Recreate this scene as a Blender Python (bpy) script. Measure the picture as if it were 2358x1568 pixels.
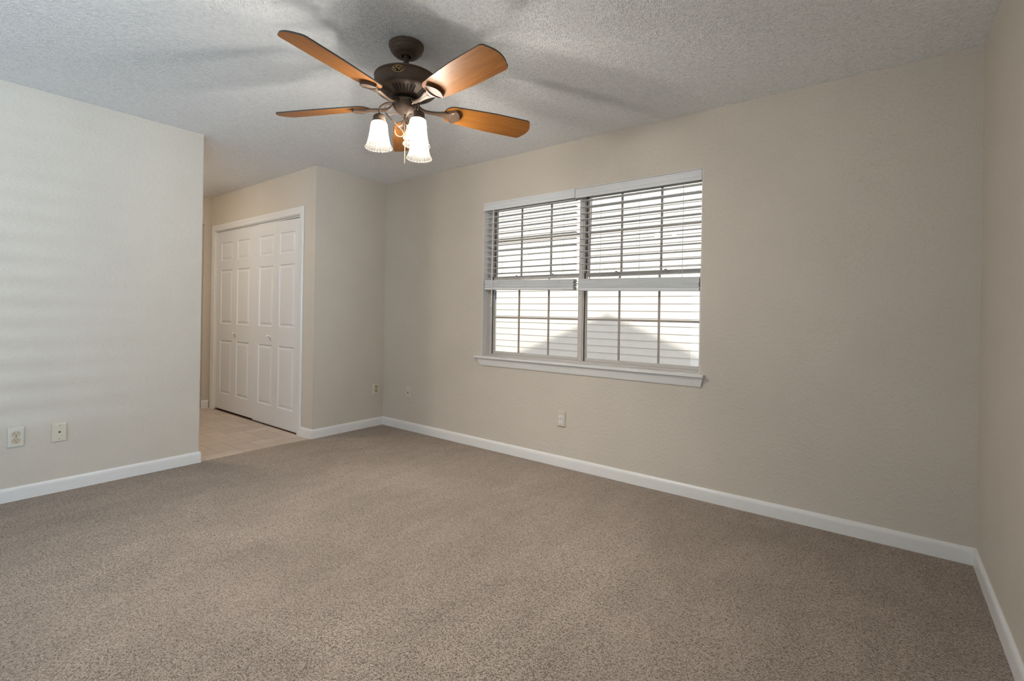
import bpy, bmesh, math, random
from mathutils import Vector, Matrix

for o in list(bpy.data.objects):
    bpy.data.objects.remove(o)
SC = bpy.context.scene
COL = SC.collection
PI = math.pi
random.seed(7)

# ------------------------------------------------------------------ camera
CAM_H, F_PX, YAW, ROLL = 1.1452, 1119.376, 0.6525, 0.0166
cam_data = bpy.data.cameras.new('camera')
cam_data.sensor_width = 36.0
cam_data.sensor_fit = 'HORIZONTAL'
cam_data.lens = F_PX / 2358.0 * 36.0
cam_data.shift_y = (722.48 - 784.0) / 2358.0
cam_data.clip_start = 0.02
cam = bpy.data.objects.new('camera', cam_data)
COL.objects.link(cam)
fw = Vector((-math.sin(YAW), math.cos(YAW), 0))
r0 = Vector((math.cos(YAW), math.sin(YAW), 0))
u0 = Vector((0, 0, 1))
rr = math.cos(ROLL) * r0 + math.sin(ROLL) * u0
uu = -math.sin(ROLL) * r0 + math.cos(ROLL) * u0
cam.matrix_world = Matrix(((rr.x, uu.x, -fw.x, 0), (rr.y, uu.y, -fw.y, 0), (rr.z, uu.z, -fw.z, CAM_H), (0, 0, 0, 1)))
SC.camera = cam

# ------------------------------------------------------------------ view, world, daylight
SC.view_settings.view_transform = 'Standard'
SC.view_settings.look = 'None'
SC.view_settings.exposure = 0.14
SC.view_settings.gamma = 1.0
SC.view_settings.use_curve_mapping = False
SC.cycles.use_denoising = True
SC.cycles.max_bounces = 14
SC.cycles.diffuse_bounces = 8
SC.cycles.glossy_bounces = 4
SC.cycles.transmission_bounces = 6
SC.cycles.transparent_max_bounces = 12
SC.cycles.caustics_reflective = False
SC.cycles.caustics_refractive = False
SC.cycles.sample_clamp_indirect = 6.0

world = bpy.data.worlds.new('world')
SC.world = world
world.use_nodes = True
bg = world.node_tree.nodes['Background']
bg.inputs['Color'].default_value = (0.86, 0.93, 1.0, 1)
bg.inputs['Strength'].default_value = 3.0

SUN_EL = math.radians(46)
sun_d = bpy.data.lights.new('sun', 'SUN')
sun_d.energy = 6.0
sun_d.angle = math.radians(1.2)
sun_d.color = (1.0, 0.95, 0.88)
sun = bpy.data.objects.new('sun', sun_d)
sun.rotation_euler = (PI / 2 - SUN_EL, 0, 0)        # shines towards +y and down
sun.location = (-3, -6, 9)
COL.objects.link(sun)


def area(name, loc, rot, sx, sy, watts, color):
    d = bpy.data.lights.new(name, 'AREA')
    d.shape = 'RECTANGLE'
    d.size, d.size_y = sx, sy
    d.energy = watts
    d.color = color
    o = bpy.data.objects.new(name, d)
    o.location = loc
    o.rotation_euler = rot
    COL.objects.link(o)
    return o


# daylight at the side window behind the camera
area('side_daylight', (0.62, -1.3, 1.43), (PI / 2, 0, PI / 2), 1.6, 1.25, 215, (0.66, 0.83, 1.0))
area('side_stripe_lamp', (2.9, -1.1, 1.05), (PI / 2, 0, PI / 2), 1.0, 0.035, 150, (0.66, 0.83, 1.0))  # thin strip lamp added outside to throw blind stripes on the left wall


# ------------------------------------------------------------------ materials
def lin(c):
    return tuple(((v / 255) / 12.92 if v / 255 <= 0.04045 else ((v / 255 + 0.055) / 1.055) ** 2.4) for v in c) + (1,)


class NT:
    def __init__(self, name):
        self.m = bpy.data.materials.new(name)
        self.m.use_nodes = True
        self.t = self.m.node_tree
        self.b = self.t.nodes['Principled BSDF']
        self.out = self.t.nodes['Material Output']

    def n(self, kind, **kw):
        nd = self.t.nodes.new(kind)
        for k, v in kw.items():
            if k in nd.inputs:
                nd.inputs[k].default_value = v
            else:
                setattr(nd, k, v)
        return nd

    def l(self, a, b):
        self.t.links.new(a, b)

    def coord(self, kind='Object'):
        return self.n('ShaderNodeTexCoord').outputs[kind]

    def ramp(self, fac, stops):
        r = self.n('ShaderNodeValToRGB')
        el = r.color_ramp.elements
        while len(el) < len(stops):
            el.new(0.5)
        for e, (p, c) in zip(el, stops):
            e.position = p
            e.color = c
        self.l(fac, r.inputs['Fac'])
        return r.outputs['Color']

    def noise(self, vec, scale, detail=2.0, rough=0.5, dist=0.0):
        nd = self.n('ShaderNodeTexNoise')
        nd.inputs['Scale'].default_value = scale
        nd.inputs['Detail'].default_value = detail
        nd.inputs['Roughness'].default_value = rough
        nd.inputs['Distortion'].default_value = dist
        self.l(vec, nd.inputs['Vector'])
        return nd.outputs['Fac']

    def scale_vec(self, vec, s):
        mp = self.n('ShaderNodeMapping')
        mp.inputs['Scale'].default_value = s
        self.l(vec, mp.inputs['Vector'])
        return mp.outputs['Vector']

    def bump(self, height, strength, dist, normal=None):
        b = self.n('ShaderNodeBump')
        b.inputs['Strength'].default_value = strength
        b.inputs['Distance'].default_value = dist
        self.l(height, b.inputs['Height'])
        if normal is not None:
            self.l(normal, b.inputs['Normal'])
        return b.outputs['Normal']

    def mixc(self, fac, a, b, mode='MIX'):
        mx = self.n('ShaderNodeMix')
        mx.data_type = 'RGBA'
        mx.blend_type = mode
        if isinstance(fac, (int, float)):
            mx.inputs[0].default_value = fac
        else:
            self.l(fac, mx.inputs[0])
        for i, v in ((6, a), (7, b)):
            if isinstance(v, tuple):
                mx.inputs[i].default_value = v
            else:
                self.l(v, mx.inputs[i])
        return mx.outputs[2]

    def math(self, op, a, b=None):
        md = self.n('ShaderNodeMath', operation=op)
        for i, v in ((0, a), (1, b)):
            if v is None:
                continue
            if isinstance(v, (int, float)):
                md.inputs[i].default_value = v
            else:
                self.l(v, md.inputs[i])
        return md.outputs[0]


def simple(name, rgb, rough=0.5, metal=0.0, vary=0.06, scale=30.0, bumpd=0.0, bscale=200.0, spec=0.5):
    k = NT(name)
    co = k.coord()
    f = k.noise(co, scale, 3.0)
    a = tuple(max(0, c * (1 - vary)) for c in rgb[:3]) + (1,)
    b = tuple(min(1, c * (1 + vary)) for c in rgb[:3]) + (1,)
    k.l(k.ramp(f, [(0.3, a), (0.7, b)]), k.b.inputs['Base Color'])
    k.b.inputs['Roughness'].default_value = rough
    k.b.inputs['Metallic'].default_value = metal
    k.b.inputs['Specular IOR Level'].default_value = spec
    if bumpd:
        k.l(k.bump(k.noise(co, bscale, 2.0), 0.6, bumpd), k.b.inputs['Normal'])
    return k.m


def make_wall_mat(name, rgb):
    k = NT(name)
    co = k.coord()
    f = k.noise(co, 3.0, 3.0)
    a = tuple(c * 0.98 for c in rgb[:3]) + (1,)
    b = tuple(min(1, c * 1.02) for c in rgb[:3]) + (1,)
    k.l(k.ramp(f, [(0.3, a), (0.7, b)]), k.b.inputs['Base Color'])
    k.b.inputs['Roughness'].default_value = 0.55
    k.b.inputs['Specular IOR Level'].default_value = 0.35
    n1 = k.noise(co, 55.0, 3.0, 0.55, 0.4)
    h = k.ramp(n1, [(0.48, (0, 0, 0, 1)), (0.66, (1, 1, 1, 1))])
    n2 = k.noise(co, 190.0, 2.0)
    nm = k.bump(n2, 0.25, 0.0012)
    k.l(k.bump(h, 0.55, 0.0018, nm), k.b.inputs['Normal'])
    return k.m


def make_ceiling_mat():
    k = NT('popcorn_ceiling_paint')
    co = k.coord()
    v = k.n('ShaderNodeTexVoronoi')
    v.inputs['Scale'].default_value = 165.0
    v.inputs['Randomness'].default_value = 1.0
    wob = k.n('ShaderNodeVectorMath', operation='ADD')
    nz = k.n('ShaderNodeTexNoise')
    nz.inputs['Scale'].default_value = 140.0
    k.l(co, nz.inputs['Vector'])
    sc = k.n('ShaderNodeVectorMath', operation='SCALE')
    sc.inputs['Scale'].default_value = 0.0045
    k.l(nz.outputs['Color'], sc.inputs[0])
    k.l(co, wob.inputs[0])
    k.l(sc.outputs[0], wob.inputs[1])
    k.l(wob.outputs[0], v.inputs['Vector'])
    blob = k.ramp(v.outputs['Distance'], [(0.15, (1, 1, 1, 1)), (0.75, (0, 0, 0, 1))])
    patch = k.ramp(k.noise(co, 62.0, 4.0, 0.6), [(0.38, (0.2, 0.2, 0.2, 1)), (0.62, (1, 1, 1, 1))])
    h = k.mixc(1.0, blob, patch, 'MULTIPLY')
    fine = k.noise(co, 300.0, 2.0)
    k.l(k.bump(h, 0.85, 0.0055, k.bump(fine, 0.4, 0.002)), k.b.inputs['Normal'])
    k.l(k.ramp(k.noise(co, 60.0, 3.0), [(0.3, (0.81, 0.83, 0.855, 1)), (0.6, (0.88, 0.90, 0.925, 1))]), k.b.inputs['Base Color'])
    k.b.inputs['Roughness'].default_value = 0.9
    k.b.inputs['Specular IOR Level'].default_value = 0.2
    return k.m


def make_carpet_mat():
    k = NT('taupe_cut_pile_carpet')
    co = k.coord()
    yarn = k.noise(co, 300.0, 2.0, 0.6, 0.6)
    pit = k.noise(co, 165.0, 2.0, 0.55, 1.1)
    clump = k.noise(co, 70.0, 3.0, 0.6, 0.8)
    base = k.ramp(yarn, [(0.30, (0.30, 0.240, 0.196, 1)), (0.50, (0.41, 0.342, 0.290, 1)), (0.70, (0.54, 0.462, 0.402, 1))])
    # gaps between the tufts are coloured darker
    gap = k.ramp(pit, [(0.33, (0, 0, 0, 1)), (0.49, (1, 1, 1, 1))])
    tcol = k.mixc(k.math('MULTIPLY', k.math('SUBTRACT', 1.0, gap), 0.72), base, (0.10, 0.070, 0.052, 1))
    cg = k.ramp(clump, [(0.30, (0, 0, 0, 1)), (0.46, (1, 1, 1, 1))])
    tcol = k.mixc(k.math('MULTIPLY', k.math('SUBTRACT', 1.0, cg), 0.45), tcol, (0.13, 0.094, 0.072, 1))
    # worn and brushed areas of the pile
    wear = k.noise(co, 1.6, 4.0, 0.6, 0.6)
    brush = k.noise(k.scale_vec(co, (9.0, 2.6, 1.0)), 1.0, 4.0, 0.65, 0.5)
    wv = k.ramp(k.math('ADD', k.math('MULTIPLY', wear, 0.6), k.math('MULTIPLY', brush, 0.4)),
                [(0.36, (0.87, 0.87, 0.87, 1)), (0.62, (1.10, 1.10, 1.10, 1))])
    k.l(k.mixc(1.0, tcol, wv, 'MULTIPLY'), k.b.inputs['Base Color'])
    k.b.inputs['Roughness'].default_value = 1.0
    k.b.inputs['Specular IOR Level'].default_value = 0.05
    k.b.inputs['Sheen Weight'].default_value = 0.1
    nm = k.bump(clump, 0.6, 0.010)
    k.l(k.bump(k.mixc(0.35, gap, yarn), 0.9, 0.007, nm), k.b.inputs['Normal'])
    return k.m


def make_wood_mat():
    k = NT('honey_oak_blade')
    co = k.coord()
    st = k.scale_vec(co, (2.0, 26.0, 8.0))
    g = k.noise(st, 2.2, 5.0, 0.62, 0.5)
    c1 = k.ramp(g, [(0.30, (0.185, 0.066, 0.011, 1)), (0.5, (0.245, 0.092, 0.016, 1)), (0.7, (0.285, 0.112, 0.021, 1))])
    kn = k.noise(k.scale_vec(co, (6.0, 16.0, 6.0)), 1.1, 2.0)
    kr = k.ramp(kn, [(0.66, (0, 0, 0, 1)), (0.78, (1, 1, 1, 1))])
    k.l(k.mixc(k.math('MULTIPLY', kr, 0.45), c1, (0.13, 0.042, 0.009, 1)), k.b.inputs['Base Color'])
    k.b.inputs['Roughness'].default_value = 0.42
    k.b.inputs['Specular IOR Level'].default_value = 0.22
    return k.m


def make_tile_mat():
    k = NT('beige_vinyl_tile')
    co = k.coord()
    at = k.n('ShaderNodeAttribute', attribute_name='tone')
    c = k.ramp(at.outputs['Fac'], [(0.0, (0.45, 0.375, 0.315, 1)), (1.0, (0.53, 0.45, 0.385, 1))])
    f = k.noise(co, 9.0, 5.0, 0.6)
    c2 = k.mixc(1.0, c, k.ramp(f, [(0.3, (0.93, 0.93, 0.93, 1)), (0.7, (1.05, 1.05, 1.05, 1))]), 'MULTIPLY')
    k.l(c2, k.b.inputs['Base Color'])
    k.b.inputs['Roughness'].default_value = 0.36
    return k.m


def make_glass():
    k = NT('window_glass')
    k.t.nodes.remove(k.b)
    tr = k.n('ShaderNodeBsdfTransparent')
    tr.inputs['Color'].default_value = (0.97, 0.98, 0.975, 1)
    gl = k.n('ShaderNodeBsdfGlossy')
    gl.inputs['Roughness'].default_value = 0.01
    fr = k.n('ShaderNodeFresnel')
    fr.inputs['IOR'].default_value = 1.45
    mx = k.n('ShaderNodeMixShader')
    k.l(fr.outputs[0], mx.inputs[0])
    k.l(tr.outputs[0], mx.inputs[1])
    k.l(gl.outputs[0], mx.inputs[2])
    k.l(mx.outputs[0], k.out.inputs['Surface'])
    return k.m


def make_shade_glass():
    """ribbed glass bell: lightly frosted and ribbed below with the glow graded in its colour, densely frosted in the band above the ridge"""
    k = NT('frosted_ribbed_glass')
    k.t.nodes.remove(k.b)
    sep = k.n('ShaderNodeSeparateXYZ')
    k.l(k.coord(), sep.inputs[0])
    ang = k.math('ARCTAN2', sep.outputs['Y'], sep.outputs['X'])
    rib = k.math('MULTIPLY', k.math('ADD', k.math('COSINE', k.math('MULTIPLY', ang, 28.0)), 1.0), 0.5)
    band = k.ramp(sep.outputs['Z'], [(0.0, (0, 0, 0, 1)), (0.092, (0, 0, 0, 1)), (0.0945, (1, 1, 1, 1)), (1.0, (1, 1, 1, 1))])
    rim = k.ramp(sep.outputs['Z'], [(0.0, (1, 1, 1, 1)), (0.0045, (1, 1, 1, 1)), (0.0075, (0, 0, 0, 1)), (1.0, (0, 0, 0, 1))])
    tl = k.n('ShaderNodeBsdfTranslucent')
    glow_tint = k.ramp(sep.outputs['Z'], [(0.0, (SHADE_T * 2.6, SHADE_T * 2.45, SHADE_T * 2.25, 1)), (0.045, (SHADE_T * 1.15, SHADE_T * 1.08, SHADE_T, 1)), (0.09, (SHADE_T * 0.55, SHADE_T * 0.5, SHADE_T * 0.45, 1))])  # tint graded by height to even out the glow, stronger towards the rim
    k.l(glow_tint, tl.inputs['Color'])
    tl2 = k.n('ShaderNodeBsdfTranslucent')
    tl2.inputs['Color'].default_value = (SHADE_T * 0.42, SHADE_T * 0.37, SHADE_T * 0.32, 1)
    df = k.n('ShaderNodeBsdfDiffuse')
    df.inputs['Color'].default_value = (0.62, 0.60, 0.57, 1)
    tr = k.n('ShaderNodeBsdfTransparent')
    tr.inputs['Color'].default_value = (0.97, 0.96, 0.95, 1)
    dl = k.n('ShaderNodeBsdfDiffuse')
    k.l(glow_tint, dl.inputs['Color'])
    sc_ = k.n('ShaderNodeMixShader')
    sc_.inputs[0].default_value = 0.5
    k.l(tl.outputs[0], sc_.inputs[1])
    k.l(dl.outputs[0], sc_.inputs[2])
    lowm = k.n('ShaderNodeMixShader')
    k.l(k.math('ADD', k.math('ADD', 0.54, k.math('MULTIPLY', rib, 0.34)), k.math('MULTIPLY', rim, 0.12)), lowm.inputs[0])
    k.l(tr.outputs[0], lowm.inputs[1])
    k.l(sc_.outputs[0], lowm.inputs[2])
    topm = k.n('ShaderNodeMixShader')
    topm.inputs[0].default_value = 0.6
    k.l(df.outputs[0], topm.inputs[1])
    k.l(tl2.outputs[0], topm.inputs[2])
    m2 = k.n('ShaderNodeMixShader')
    k.l(band, m2.inputs[0])
    k.l(lowm.outputs[0], m2.inputs[1])
    k.l(topm.outputs[0], m2.inputs[2])
    k.l(m2.outputs[0], k.out.inputs['Surface'])
    return k.m


def emit(name, rgb, strength):
    k = NT(name)
    k.b.inputs['Base Color'].default_value = tuple(rgb) + (1,)
    k.b.inputs['Emission Color'].default_value = tuple(rgb) + (1,)
    k.b.inputs['Emission Strength'].default_value = strength
    return k.m


SHADE_T = 0.012
WALL_RGB = (0.56, 0.513, 0.45)
M = {}
M['wall'] = make_wall_mat('greige_wall_paint', WALL_RGB)
M['ceiling'] = make_ceiling_mat()
M['carpet'] = make_carpet_mat()
M['tile'] = make_tile_mat()
M['grout'] = simple('vinyl_grout', (0.33, 0.265, 0.215), 0.6)
M['trim'] = simple('white_trim_paint', (0.71, 0.71, 0.705), 0.33, vary=0.015)
M['door'] = simple('white_door_paint', (0.69, 0.695, 0.715), 0.38, vary=0.012)
M['bronze'] = simple('oiled_bronze', (0.085, 0.053, 0.034), 0.58, metal=0.2, vary=0.12, bumpd=0.0004, bscale=500)
M['bronze_dark'] = simple('dark_bronze_edge', (0.045, 0.036, 0.03), 0.5, metal=0.3)
M['black'] = simple('black_void', (0.008, 0.008, 0.008), 0.8)
M['wood'] = make_wood_mat()
M['blade_top'] = simple('dark_blade_edge', (0.045, 0.042, 0.038), 0.45)
M['gold'] = simple('brass', (0.72, 0.50, 0.22), 0.28, metal=0.9)
M['shade'] = make_shade_glass()
M['bulb'] = emit('warm_bulb', (1.0, 0.94, 0.85), 2450.0)
M['glass'] = make_glass()
M['frame'] = simple('grey_aluminium_frame', (0.54, 0.51, 0.48), 0.45, vary=0.04)
M['grille'] = simple('taupe_grille', (0.34, 0.30, 0.265), 0.5, vary=0.04)
M['gasket'] = simple('dark_weatherstrip', (0.07, 0.062, 0.055), 0.7)
M['blind'] = simple('white_vinyl_blind', (0.64, 0.66, 0.685), 0.38, vary=0.01)
M['cord'] = simple('white_cord', (0.78, 0.76, 0.73), 0.8)
M['wand'] = simple('grey_wand', (0.30, 0.27, 0.25), 0.25)
M['plate_ivory'] = simple('ivory_plate', (0.60, 0.565, 0.46), 0.35, vary=0.01)
M['plate_white'] = simple('offwhite_plate', (0.60, 0.585, 0.52), 0.35, vary=0.01)
M['plate_painted'] = simple('painted_plate', (0.585, 0.535, 0.465), 0.45, vary=0.01)
M['recept_beige'] = simple('beige_receptacle', (0.55, 0.46, 0.34), 0.35, vary=0.01)
M['recept_white'] = simple('white_receptacle', (0.76, 0.74, 0.73), 0.3, vary=0.01)
M['recept_tan'] = simple('tan_receptacle', (0.42, 0.34, 0.22), 0.35, vary=0.01)
M['screw'] = simple('steel_screw', (0.40, 0.38, 0.34), 0.4, metal=0.6)
M['slot'] = simple('dark_slot', (0.02, 0.016, 0.012), 0.8)
M['siding'] = simple('pale_lap_siding', (0.44, 0.405, 0.37), 0.6, vary=0.02, scale=8.0)
M['roof'] = simple('roof_shingle', (0.12, 0.11, 0.10), 0.9, vary=0.2)
M['ground'] = simple('side_yard_gravel', (0.62, 0.60, 0.57), 0.95, vary=0.25, scale=60)
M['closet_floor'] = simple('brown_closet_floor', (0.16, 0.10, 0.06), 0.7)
M['blue'] = simple('blue_sticker', (0.20, 0.33, 0.48), 0.5)
M['dome'] = emit('warm_dome_glass', (1.0, 0.85, 0.66), 105.0)


# ------------------------------------------------------------------ mesh helpers
def box(bm, x0, x1, y0, y1, z0, z1, mi=0):
    v = [bm.verts.new(p) for p in ((x0, y0, z0), (x1, y0, z0), (x1, y1, z0), (x0, y1, z0), (x0, y0, z1), (x1, y0, z1), (x1, y1, z1), (x0, y1, z1))]
    for f in ((3, 2, 1, 0), (4, 5, 6, 7), (0, 1, 5, 4), (1, 2, 6, 5), (2, 3, 7, 6), (3, 0, 4, 7)):
        bm.faces.new([v[i] for i in f]).material_index = mi
    return v


def prism(bm, pts, axis, a, b, mi=0):
    """closed polygon pts (2D) swept along axis from a to b; axis 0: pts=(y,z), 1: (x,z), 2: (x,y)"""
    def mk(p, t):
        return {0: (t, p[0], p[1]), 1: (p[0], t, p[1]), 2: (p[0], p[1], t)}[axis]
    A = [bm.verts.new(mk(p, a)) for p in pts]
    B = [bm.verts.new(mk(p, b)) for p in pts]
    n = len(pts)
    for i in range(n):
        bm.faces.new((A[i], A[(i + 1) % n], B[(i + 1) % n], B[i])).material_index = mi
    bm.faces.new(A[::-1]).material_index = mi
    bm.faces.new(B).material_index = mi


def lathe(bm, prof, seg=48, c=(0, 0, 0), mod=None, cap=False):
    rings = []
    for (r, z) in prof:
        ring = []
        for i in range(seg):
            a = 2 * PI * i / seg
            q = r if mod is None else r * mod(a, z)
            ring.append(bm.verts.new((c[0] + q * math.cos(a), c[1] + q * math.sin(a), c[2] + z)))
        rings.append(ring)
    for A, B in zip(rings, rings[1:]):
        for i in range(seg):
            bm.faces.new((A[i], A[(i + 1) % seg], B[(i + 1) % seg], B[i]))
    if cap:
        bm.faces.new(rings[0])
        bm.faces.new(rings[-1][::-1])


def tube(bm, pts, r, seg=10, flat=None):
    """round tube along pts; flat=(w,t,normal) makes a rectangular strip instead"""
    P = [Vector(p) for p in pts]
    rings = []
    prev = None
    for i, p in enumerate(P):
        t = (P[min(i + 1, len(P) - 1)] - P[max(i - 1, 0)]).normalized()
        if flat:
            side = Vector(flat[2]).normalized()
            side = (side - t * side.dot(t)).normalized()
        elif prev is None:
            side = t.orthogonal().normalized()
        else:
            side = (prev - t * prev.dot(t)).normalized()
        prev = side
        up = t.cross(side)
        if flat:
            w, th = flat[0] / 2, flat[1] / 2
            ring = [bm.verts.new(p + side * a * w + up * b * th) for a, b in ((1, 1), (-1, 1), (-1, -1), (1, -1))]
        else:
            rad = r[i] if isinstance(r, (list, tuple)) else r
            ring = [bm.verts.new(p + (side * math.cos(2 * PI * j / seg) + up * math.sin(2 * PI * j / seg)) * rad) for j in range(seg)]
        rings.append(ring)
    n = len(rings[0])
    for A, B in zip(rings, rings[1:]):
        for j in range(n):
            bm.faces.new((A[j], A[(j + 1) % n], B[(j + 1) % n], B[j]))
    bm.faces.new(rings[0][::-1])
    bm.faces.new(rings[-1])


def sphere(bm, c, r, seg=16, sz=1.0):
    bmesh.ops.create_uvsphere(bm, u_segments=seg, v_segments=max(8, seg // 2), radius=r, matrix=Matrix.Translation(c) @ Matrix.Diagonal((1, 1, sz, 1)))


def spline(ctrl, n=12):
    """Catmull-Rom through control points"""
    P = [Vector(p) for p in ctrl]
    P = [P[0] * 2 - P[1]] + P + [P[-1] * 2 - P[-2]]
    out = []
    for i in range(1, len(P) - 2):
        for j in range(n):
            t = j / n
            a, b, c, d = P[i - 1], P[i], P[i + 1], P[i + 2]
            out.append(0.5 * ((2 * b) + (c - a) * t + (2 * a - 5 * b + 4 * c - d) * t * t + (3 * b - a - 3 * c + d) * t ** 3))
    out.append(P[-2])
    return out


def obj(name, bm, mats, parent=None, smooth=False, bevel=0.0, bseg=2):
    bmesh.ops.recalc_face_normals(bm, faces=bm.faces[:])
    me = bpy.data.meshes.new(name)
    bm.to_mesh(me)
    bm.free()
    for m in (mats if isinstance(mats, (list, tuple)) else [mats]):
        me.materials.append(m)
    o = bpy.data.objects.new(name, me)
    COL.objects.link(o)
    if parent is not None:
        o.parent = parent
    if smooth:
        for p in me.polygons:
            p.use_smooth = True
        try:
            me.set_sharp_from_angle(angle=math.radians(smooth if smooth is not True else 40))
        except Exception:
            pass
    if bevel:
        md = o.modifiers.new('bevel', 'BEVEL')
        md.width = bevel
        md.segments = bseg
        md.limit_method = 'ANGLE'
        md.angle_limit = math.radians(40)
    return o


def tag(o, label, cat, group=None, kind=None):
    o['label'] = label
    o['category'] = cat
    if group:
        o['group'] = group
    if kind:
        o['kind'] = kind
    return o


def thing(name, label, cat, loc=(0, 0, 0), group=None, kind=None):
    o = bpy.data.objects.new(name, None)
    o.empty_display_size = 0.1
    COL.objects.link(o)
    o.location = loc
    return tag(o, label, cat, group, kind)


def B():
    return bmesh.new()


# ------------------------------------------------------------------ the room
H = 2.44
XL, XR, YW, YC, YE, XH = -4.0407, 0.3616, 3.1468, 2.3754, 1.4762, -6.2548
YR = -2.6                      # rear wall, behind the camera
WT = 0.16                      # outer wall thickness
WX0, WX1, WZ0, WZ1 = -2.7253, -0.9135, 0.7823, 2.083


def struct(name, bm, mat, label, cat, **kw):
    return tag(obj(name, bm, mat, **kw), label, cat, kind='structure')


# carpet: slightly uneven cut edge towards the tiles
bm = B()
random.seed(3)
edge = []
y = YR
while y < YC + 0.001:
    edge.append((XL - 0.012 + random.uniform(-0.004, 0.004) + 0.010 * math.sin(y * 9.0) * 0.5, y))
    y += 0.02
poly = [(XR, YW), (XL, YW), (XL, YC)] + [(x, yy) for x, yy in edge[::-1]] + [(XR, YR)]
prism(bm, poly, 2, -0.03, 0.0)
bmesh.ops.triangulate(bm, faces=[f for f in bm.faces if len(f.verts) > 4])
struct('floor', bm, M['carpet'], 'taupe cut-pile carpet covering the whole living room floor', 'floor')

# hall floor: 6 x 12 inch tiles in a herringbone
bm = B()
box(bm, -8.2, XL - 0.005, YR, YC + 0.0, -0.04, -0.0085, 0)
tone = bm.faces.layers.float.new('tone')
G = 0.15
x_org, y_org = -4.07, 2.125
for i in range(-28, 1):
    for j in range(-32, 3):
        k = (i - j) % 4
        if k == 0:
            a = (i, j, i + 2, j + 1)
        elif k == 3:
            a = (i, j, i + 1, j + 2)
        else:
            continue
        x0, y0, x1, y1 = x_org + a[0] * G, y_org + a[1] * G, x_org + a[2] * G, y_org + a[3] * G
        x1 = min(x1, XL - 0.006)
        y1 = min(y1, YC)
        y0 = max(y0, YR)
        if x1 - x0 < 0.01 or y1 - y0 < 0.01:
            continue
        g = 0.0022
        vs = [bm.verts.new(p) for p in ((x0 + g, y0 + g, -0.0075), (x1 - g, y0 + g, -0.0075), (x1 - g, y1 - g, -0.0075), (x0 + g, y1 - g, -0.0075))]
        f = bm.faces.new(vs)
        f.material_index = 1
        f[tone] = random.random()
struct('floor', bm, [M['grout'], M['tile']], 'beige herringbone tile floor of the hall by the closet', 'floor')
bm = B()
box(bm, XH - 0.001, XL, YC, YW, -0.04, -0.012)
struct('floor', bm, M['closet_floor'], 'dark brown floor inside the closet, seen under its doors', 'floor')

bm = B()
box(bm, -8.2, XR + WT, YR - WT, YW + WT, H, H + 0.03)
struct('ceiling', bm, M['ceiling'], 'off-white popcorn textured ceiling', 'ceiling')

# window wall with its opening
bm = B()
X0 = XH - 0.12
box(bm, X0, WX0, YW, YW + WT, -0.3, H)
box(bm, WX1, XR + WT, YW, YW + WT, -0.3, H)
box(bm, WX0, WX1, YW, YW + WT, -0.3, WZ0 - 0.02)
box(bm, WX0, WX1, YW, YW + WT, WZ1, H)
struct('wall_window', bm, M['wall'], 'greige wall that holds the double window', 'wall')

# right wall, with a second window behind the camera
S0, S1, SZ0, SZ1 = -2.1, -0.5, 0.80, 2.06
bm = B()
box(bm, XR, XR + WT, S1, YW, -0.3, H)
box(bm, XR, XR + WT, YR - WT, S0, -0.3, H)
box(bm, XR, XR + WT, S0, S1, -0.3, SZ0)
box(bm, XR, XR + WT, S0, S1, SZ1, H)
struct('wall_right', bm, M['wall'], 'greige wall at the right edge, close to the viewer', 'wall')

# rear wall with a patio door opening added to let in fill light
P0, P1, PZ = -2.9, -0.6, 2.08
bm = B()
box(bm, -8.2, P0, YR - WT, YR, -0.3, H)
box(bm, P1, XR, YR - WT, YR, -0.3, H)
box(bm, P0, P1, YR - WT, YR, PZ, H)
struct('wall_rear', bm, M['wall'], 'greige wall behind the viewer with an added patio door opening', 'wall')

# left wall, its free end has a bead-rounded corner
bm = B()
prism(bm, [(XL, YR), (XL, YE - 0.008), (XL - 0.0023, YE - 0.0023), (XL - 0.008, YE), (XL - 0.112, YE), (XL - 0.12, YE - 0.008), (XL - 0.12, YR)], 2, -0.02, H)
struct('wall_left', bm, M['wall'], 'pale greige wall on the left, ending at the hall', 'wall')

# closet block: side wall, front wall round the door opening, end wall
DX0, DX1, DZ = -6.135, -4.292, 2.036
bm = B()
box(bm, XL - 0.10, XL, YC, YW, -0.02, H)
struct('wall_closet_side', bm, M['wall'], 'short greige wall between the closet front and the window wall', 'wall')
bm = B()
box(bm, XH, DX0, YC + 0.0005, YC + 0.10, -0.02, H)
box(bm, DX1, XL - 0.10, YC + 0.0005, YC + 0.10, -0.02, H)
box(bm, DX0, DX1, YC + 0.0005, YC + 0.10, DZ, H)
box(bm, XL - 0.10, XL - 0.0005, YC + 0.0002, YC + 0.0006, -0.02, H)
struct('wall_closet_front', bm, M['wall'], 'beige wall round the white closet doors', 'wall')
# hall end wall with an opening towards another room
bm = B()
box(bm, XH - 0.11, XH, 2.297, YW, -0.02, H)
box(bm, XH - 0.11, XH, YR, 1.30, -0.02, H)
box(bm, XH - 0.11, XH, 1.30, 2.297, 2.12, H)
struct('wall_hall_end', bm, M['wall'], 'dim beige wall at the end of the hall, left of the closet doors', 'wall')
bm = B()
box(bm, -8.2, -8.1, YR, YW, -0.02, H)
box(bm, -8.1, XH - 0.11, 2.75, 2.85, -0.02, H)
struct('wall_beyond', bm, M['wall'], 'wall of the dim room beyond the hall opening', 'wall')


# baseboards: rounded top profile
def bb_prof():
    h, t = 0.081, 0.013
    p = [(0, -0.012), (t, -0.012), (t, h - 0.026)]
    for i in range(1, 7):
        a = i / 6 * PI / 2
        p.append((t * math.cos(a) * 1.0 if i < 6 else 0.001, h - 0.026 + 0.026 * math.sin(a)))
    p.append((0, h))
    return p


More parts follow.
